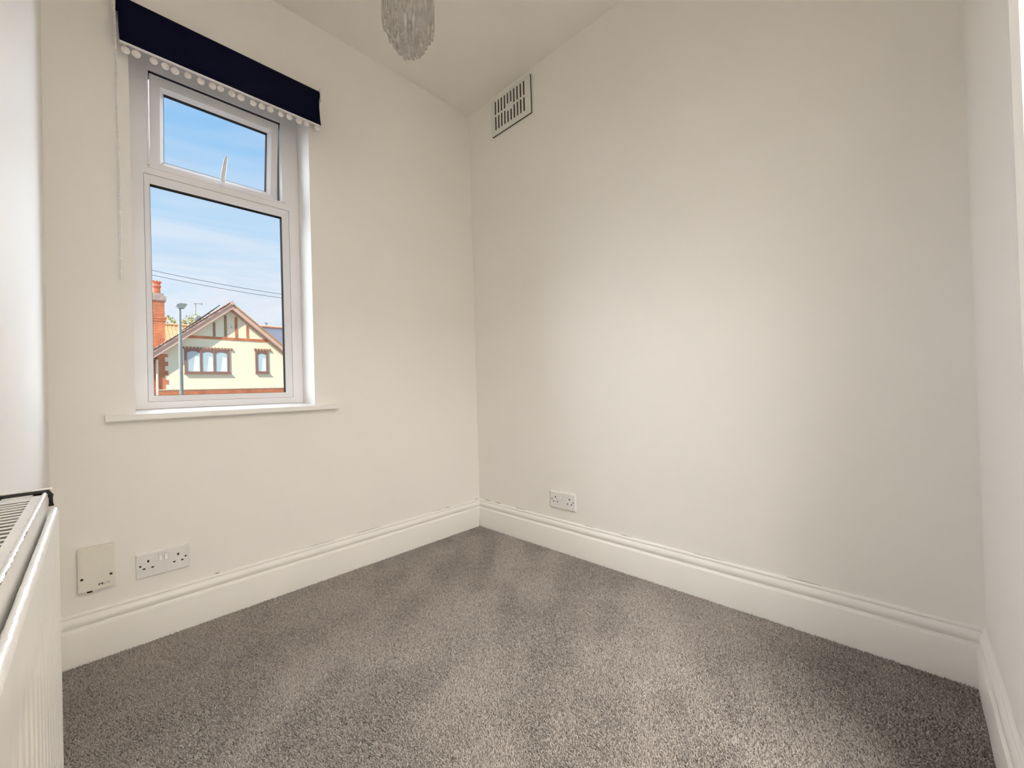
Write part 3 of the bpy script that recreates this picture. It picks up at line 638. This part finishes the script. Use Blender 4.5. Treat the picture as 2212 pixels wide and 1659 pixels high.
# windows
def far_window(x0, x1, y0, y1, panes, hx):
    a_ = P(x0, (y0+y1)/2, YH-.05); b_ = P(x1, (y0+y1)/2, YH-.05); zt3 = P((x0+x1)/2, y0, YH-.05)[1]; zb3 = P((x0+x1)/2, y1, YH-.05)[1]
    X0, X1 = a_[0], b_[0]; fw_ = .10; o = MB()
    ring(o, (X0, zb3, X1, zt3), (X0+fw_, zb3+fw_, X1-fw_, zt3-fw_*1.2), YH-.07, YH-.005)
    pan = []
    for k in range(panes):
        p0 = X0+fw_+(X1-X0-2*fw_)*k/panes+(.04 if k else 0); p1 = X0+fw_+(X1-X0-2*fw_)*(k+1)/panes-(.04 if k < panes-1 else 0); pan.append((p0, p1))
        if k: o.box((p0-.08, YH-.07, zb3+fw_), (p0, YH-.005, zt3-fw_*1.2))
        # shallow arched head of each light
        arc = [(p0, zt3-fw_*1.2), (p1, zt3-fw_*1.2)]+[(p1+(p0-p1)*i/8, zt3-fw_*1.2-.11+.10*math.sin(math.pi*i/8)) for i in range(9)]
        o.prism(arc, 'y', YH-.055, YH-.005)
    fo = o.build('window_frame', 'brownframe', house)
    for p0, p1 in pan:
        MB().box((p0, YH-.03, zb3+fw_), (p1, YH-.012, zt3-fw_)).build('pane', 'farpane', fo)
        wq = (p1-p0)
        MB().prism([(p0+wq*.45, zb3+fw_), (p1-.02, zb3+fw_), (p1-.02, zt3-.45), (p0+wq*.62, zt3-.40)], 'y', YH-.036, YH-.031).build('curtain', 'curtain', fo)
    dn = MB(); xx = P(hx[0], hx[2], YH)[0]; xe = P(hx[1], hx[2], YH)[0]; zz = P((hx[0]+hx[1])/2, hx[2], YH)[1]
    kk = 0
    while xx < xe:
        dn.box((xx, YH-.09, zz), (xx+.075, YH, zz+.115)); xx += .15; kk += 1
    dn.build('dentil_course', 'brickdark', house, kind='stuff')
    MB().box((P(hx[0], hx[2], YH)[0], YH-.05, zz-.005), (xe, YH, zz+.115)).build('lintel', 'mortar', house)
    MB().box((X0-.02, YH-.14, zb3-.03), (X1+.06, YH-.005, zb3+.005)).build('sill', 'brownframe', house)
far_window(408, 912, 1005, 1278, 3, (382, 925, 1012))
far_window(1203, 1345, 1027, 1274, 1, (1190, 1355, 1026))
# roof: two slabs, verge boards, soffit, ridge, tile ends
def slab(xa, za_, xb, zb_, t0, t1, y0, y1, mb=None):
    return (mb or MB()).prism([(xa, za_+t0), (xb, zb_+t0), (xb, zb_+t1), (xa, za_+t1)], 'y', y0, y1)
ex = axl-.55; ez = apz-(apx-ex)*ml
bh = .255
bL = slab(ex+.2, zl(ex+.2), apx, apz, 0, bh, YBd, YBd+.04); bL.build('bargeboard', 'barge', house)
slab(apx, apz, RX1+.4, zr(RX1+.4), .02, .27, YBd, YBd+.04).build('bargeboard', 'barge', house)
slab(ex+.2, zl(ex+.2), apx, apz, .02, .06, YBd+.04, YH).build('soffit', 'soffit', house)
slab(apx, apz, RX1+.4, zr(RX1+.4), .02, .06, YBd+.04, YH).build('soffit', 'soffit', house)
rL = slab(ex-.1, zl(ex-.1), apx, apz, bh, bh+.13, YBd-.06, YH+8.5).build('roof_slope', 'tile', house)
slab(apx, apz, RX1+.5, zr(RX1+.5), .27, .36, YBd-.06, YH+8.5).build('roof_slope', 'tileorange', house)
tl = MB(); n_t = 26
for k in range(n_t):                                       # stepped tile ends along the left verge
    u0 = k/n_t; u1 = (k+1)/n_t; x0 = (ex-.1)+(apx-ex+.1)*u0; x1 = (ex-.1)+(apx-ex+.1)*(u1+.012)
    slab(x0, zl(x0)+.06, x1, zl(x1)+.02, bh+.13, bh+.165, YBd-.08-.01*(k % 3), YH+8.4, tl)
tl.build('tile_courses', 'tile', house, kind='stuff')
MB().tube([(apx, YBd-.1, apz+.33), (apx, YH+8.5, apz+.33)], .105, 12).build('ridge_tile', 'barge', house)
# solar panels raised off the left slope
sa, sb_ = P(540, 690, YBd+.3), P(806, 519, YBd+.3)
q_ = P(380, 805, YBd+.3)
sp_ = MB().prism([(q_[0], q_[1]+.0), (sb_[0], sb_[1]), (sb_[0], sb_[1]+.06), (q_[0], q_[1]+.06)], 'y', YBd+.3, YBd+3.2).build('solar_panel', 'solar', house)
MB().tube([(sb_[0]-.4, YBd+.4, sb_[1]-.25), (sb_[0]-.55, YBd+.4, zl(sb_[0]-.55)+bh+.1)], .02, 6).tube([(sb_[0]-1.0, YBd+.4, sb_[1]-.62), (sb_[0]-1.05, YBd+.4, zl(sb_[0]-1.05)+bh+.1)], .02, 6).build('panel_strut', 'galv', sp_)
# aerial and dish standing behind the panels
def at3(x, y, Y): p_ = P(x, y, Y); return (p_[0], Y, p_[1])
ae = thing('tv_aerial', at3(532, 780, 29), 'thin grey television aerial on a mast behind the left roof slope', 'aerial')
MB().tube([at3(532, 760, 29), at3(532, 492, 29)], .026, 8).build('mast', 'galv', ae)
MB().tube([at3(518, 496, 29), at3(606, 500, 29)], .022, 6).tube([at3(600, 488, 29), at3(600, 512, 29)], .03, 6).ball(at3(526, 497, 29), .07, 8, 6, (1.2, .6, .6)).build('boom', 'galv', ae)
ds = thing('satellite_dish', at3(566, 690, 27.5), 'pale satellite dish at the foot of the aerial', 'satellite dish')
c_ = at3(566, 668, 27.5); MB().ball(c_, .21, 16, 10, (1, .35, 1)).build('dish', 'galv', ds)
MB().tube([c_, at3(566, 760, 27.5)], .03, 6).build('bracket', 'galv', ds)
# chimney: brick stack rising behind the left roof slope
YC = 26.6; cx0 = P(-20, 600, YC)[0]; cx1 = P(182, 600, YC)[0]; c0 = P(100, 1150, YC)[1]; c1 = P(100, 440, YC)[1]
chn = thing('chimney_stack', ((cx0+cx1)/2, YC, c0-2), 'orange brick chimney stack with a terracotta pot at the far left', 'chimney')
cm = P(100, 665, YC)[1]; cd = cx1-cx0
MB().box((cx0+.01, YC+.01, c0-2), (cx1-.01, YC+cd*.7, c1)).build('core', 'mortar', chn)
cb = courses(cx0, cx1, c0-1, c1-.02, YC-.015, lh=.07, jt=.014)
zz = c0-1; r_ = 0
while zz < c1-.1:                                           # flank facing away from the street lamp side
    y = YC+(.1 if r_ % 2 else 0)
    while y < YC+cd*.7: cb.box((cx1-.02, y, zz), (cx1+.012, min(y+.2, YC+cd*.7), zz+.07)); y += .215
    zz += .084; r_ += 1
cb.build('brickwork', 'brick', chn, kind='stuff')
MB().box((cx0-.05, YC-.06, cm-.10), (cx1+.06, YC+cd*.7+.05, cm+.02)).box((cx0-.08, YC-.10, cm+.02), (cx1+.09, YC+cd*.7+.08, cm+.11)).build('string_course', 'brick', chn)
cc = P(100, 440, YC)[1]; ct = P(100, 378, YC)[1]
MB().box((cx0-.08, YC-.09, cc-.10), (cx1+.08, YC+cd*.7+.08, (cc+ct)/2)).box((cx0-.02, YC-.04, (cc+ct)/2), (cx1-.0, YC+cd*.7, ct)).build('cap', 'stone', chn)
pr_ = (P(152, 300, YC)[0]-P(62, 300, YC)[0])/2; pcx = P(107, 300, YC)[0]; pt = P(107, 240, YC)[1]-ct
MB().lathe([(.0, 0), (pr_, 0), (pr_*.93, pt*.35), (pr_*.90, pt*.55), (pr_*1.12, pt*.58), (pr_*1.12, pt*.72), (pr_*.95, pt*.75), (pr_*.98, pt*.92), (pr_*1.15, pt*.95), (pr_*1.15, pt), (pr_*.7, pt), (pr_*.7, pt*.3)], (pcx, YC+.45, ct), 20).build('chimney_pot', 'pot', chn)
tm = MB()
for k in range(8):
    q = k*math.pi/4; x_, y_ = pcx+pr_*math.cos(q), YC+.45+pr_*math.sin(q); tm.prism([(x_-.06, ct+pt), (x_+.06, ct+pt), (x_, ct+pt+.09)], 'y', y_-.03, y_+.03)
tm.build('pot_crown', 'pot', chn)
# neighbouring roofs
YT = 40.0; a_ = P(150, 735, YT); b_ = P(520, 745, YT); zz = P(250, 960, YT)[1]
nb = thing('orange_roofed_house', (a_[0], YT, HL), 'house with an orange pantiled roof behind the chimney', 'house')
rt, rbm = a_[1], zz-.6; ys = 5.0; b_ = (b_[0]-4.2, b_[1])
MB().add([(a_[0]-1.5, YT-ys*.6, rbm), (b_[0]+5, YT-ys*.6, rbm), (b_[0]+5, YT, rt), (a_[0]-1.5, YT, rt), (a_[0]-1.5, YT+ys, rbm), (b_[0]+5, YT+ys, rbm)], [(0, 1, 2, 3), (3, 2, 5, 4), (0, 3, 4), (1, 5, 2)]).build('roof', 'tileorange', nb)
rolls = MB(); x = a_[0]-1.4
while x < b_[0]+4.9: rolls.tube([(x, YT-ys*.6-.01, rbm+.02), (x, YT, rt+.02)], .045, 5); x += .24
rolls.build('tile_rolls', 'tileorange', nb, kind='stuff')
MB().tube([(a_[0]-1.5, YT, rt+.05), (b_[0]+5, YT, rt+.05)], .12, 8).build('ridge', 'tileorange', nb)
MB().box((a_[0]-1.3, YT-2.6, HL), (b_[0]+4.8, YT+4.6, rbm+.05)).build('wall', 'brick', nb)
YS = 40.0; a_ = P(1230, 752, YS); zz = P(1450, 930, YS)[1]
nb = thing('slate_roofed_house', (a_[0], YS, HL), 'house with a blue-grey slate roof and orange ridge at the right', 'house')
rt = P(1400, 768, YS)[1]; X0, X1 = a_[0]-1, a_[0]+10
MB().add([(X0, YS-4, zz-1.2), (X1, YS-4, zz-1.2), (X1, YS, rt), (X0, YS, rt), (X0, YS+5, zz-1.2), (X1, YS+5, zz-1.2)], [(0, 1, 2, 3), (3, 2, 5, 4), (0, 3, 4), (1, 5, 2)]).build('roof', 'slate', nb)
MB().tube([(X0, YS, rt+.04), (X1, YS, rt+.04)], .13, 8).build('ridge', 'ridge', nb)
MB().box((X0+.2, YS-3.7, HL), (X1-.2, YS+4.6, zz-1.15)).build('wall', 'brick', nb)
ae2 = thing('tv_aerial', at3(1322, 760, 40), 'tiny dark aerial on the slate roof ridge at the right', 'aerial')
MB().tube([at3(1320, 775, 40), at3(1320, 735, 40)], .03, 6).build('mast', 'cable', ae2)
MB().ball(at3(1325, 722, 40), .08, 8, 6, (1, .6, .8)).tube([at3(1305, 712, 40), at3(1338, 722, 40)], .03, 5).build('boom', 'cable', ae2)
# tree behind the roofs
tr = thing('leafy_tree', at3(440, 800, 48)[:2]+(HL,), 'yellow-green tree top showing between the roofs', 'tree')
tcx, _, tcz = at3(430, 800, 48)
MB().tube([(tcx, 48, HL), (tcx+.1, 48, tcz-.3)], [.25, .1], 8).build('trunk', 'bark', tr)
lfm = MB(); rr = random.Random(11)
for _ in range(1400):
    q = Vector((rr.gauss(0, 1), rr.gauss(0, 1), rr.gauss(0, 1))).normalized()*rr.uniform(.2, 1)**.4
    c_ = Vector((tcx+q.x*3.2, 48+q.y*1.9, tcz-.35+q.z*1.7*(1+.3*math.sin(q.x*9)))); a1 = Vector((rr.gauss(0, 1), rr.gauss(0, 1), rr.gauss(0, 1))).normalized(); a2 = a1.orthogonal().normalized()
    lfm.add([c_+a1*.15, c_+a2*.08, c_-a1*.15, c_-a2*.08], [(0, 1, 2, 3)])
lfm.build('foliage', 'leaf', tr, kind='stuff')
# street lamp
YL = 20.0; px0 = P(362, 900, YL)[0]; lt = P(362, 552, YL)[1]
sl = thing('street_lamp', (px0, YL, HL), 'grey steel street lamp standing in front of the cream gable', 'street lamp')
MB().tube([(px0, YL, HL), (px0, YL, lt-1.5), (px0, YL, lt)], [.075, .062, .045], 12).build('pole', 'galv', sl)
h0 = P(307, 525, YL); h1 = P(435, 520, YL); hc = P(365, 552, YL)
hd = MB().prism([(h0[0], h0[1]), (h0[0]+.10, P(330, 552, YL)[1]), (P(405, 552, YL)[0], P(405, 552, YL)[1]), (h1[0], P(435, 512, YL)[1]), (P(425, 500, YL)[0], P(425, 503, YL)[1]), (P(365, 495, YL)[0], P(365, 497, YL)[1]), (P(322, 503, YL)[0], P(322, 503, YL)[1])], 'y', YL-.12, YL+.12)
ho = hd.build('lamp_head', 'galv', sl)
MB().ball((P(365, 492, YL)[0], YL, P(365, 493, YL)[1]), .03, 8, 6).build('photocell', 'galv', ho)
# overhead wires
for (xa, ya, xb, yb, Yw, lb_) in ((52, 125, 1490, 390, 12.0, 'upper of the two thin overhead wires crossing the sky'), (52, 178, 1495, 433, 12.0, 'lower of the two thin overhead wires crossing the sky')):
    A_ = Vector(at3(xa, ya, Yw)); B_ = Vector(at3(xb, yb, Yw)); D_ = B_-A_
    pts = [A_+D_*t_+Vector((0, 0, -.035*(1-(2*t_-1)**2))) for t_ in [i/40*3.4-1.1 for i in range(41)]]
    tag(MB().tube(pts, .0070, 6).build('overhead_wire', 'cable'), lb_, 'wire', 'overhead wires')
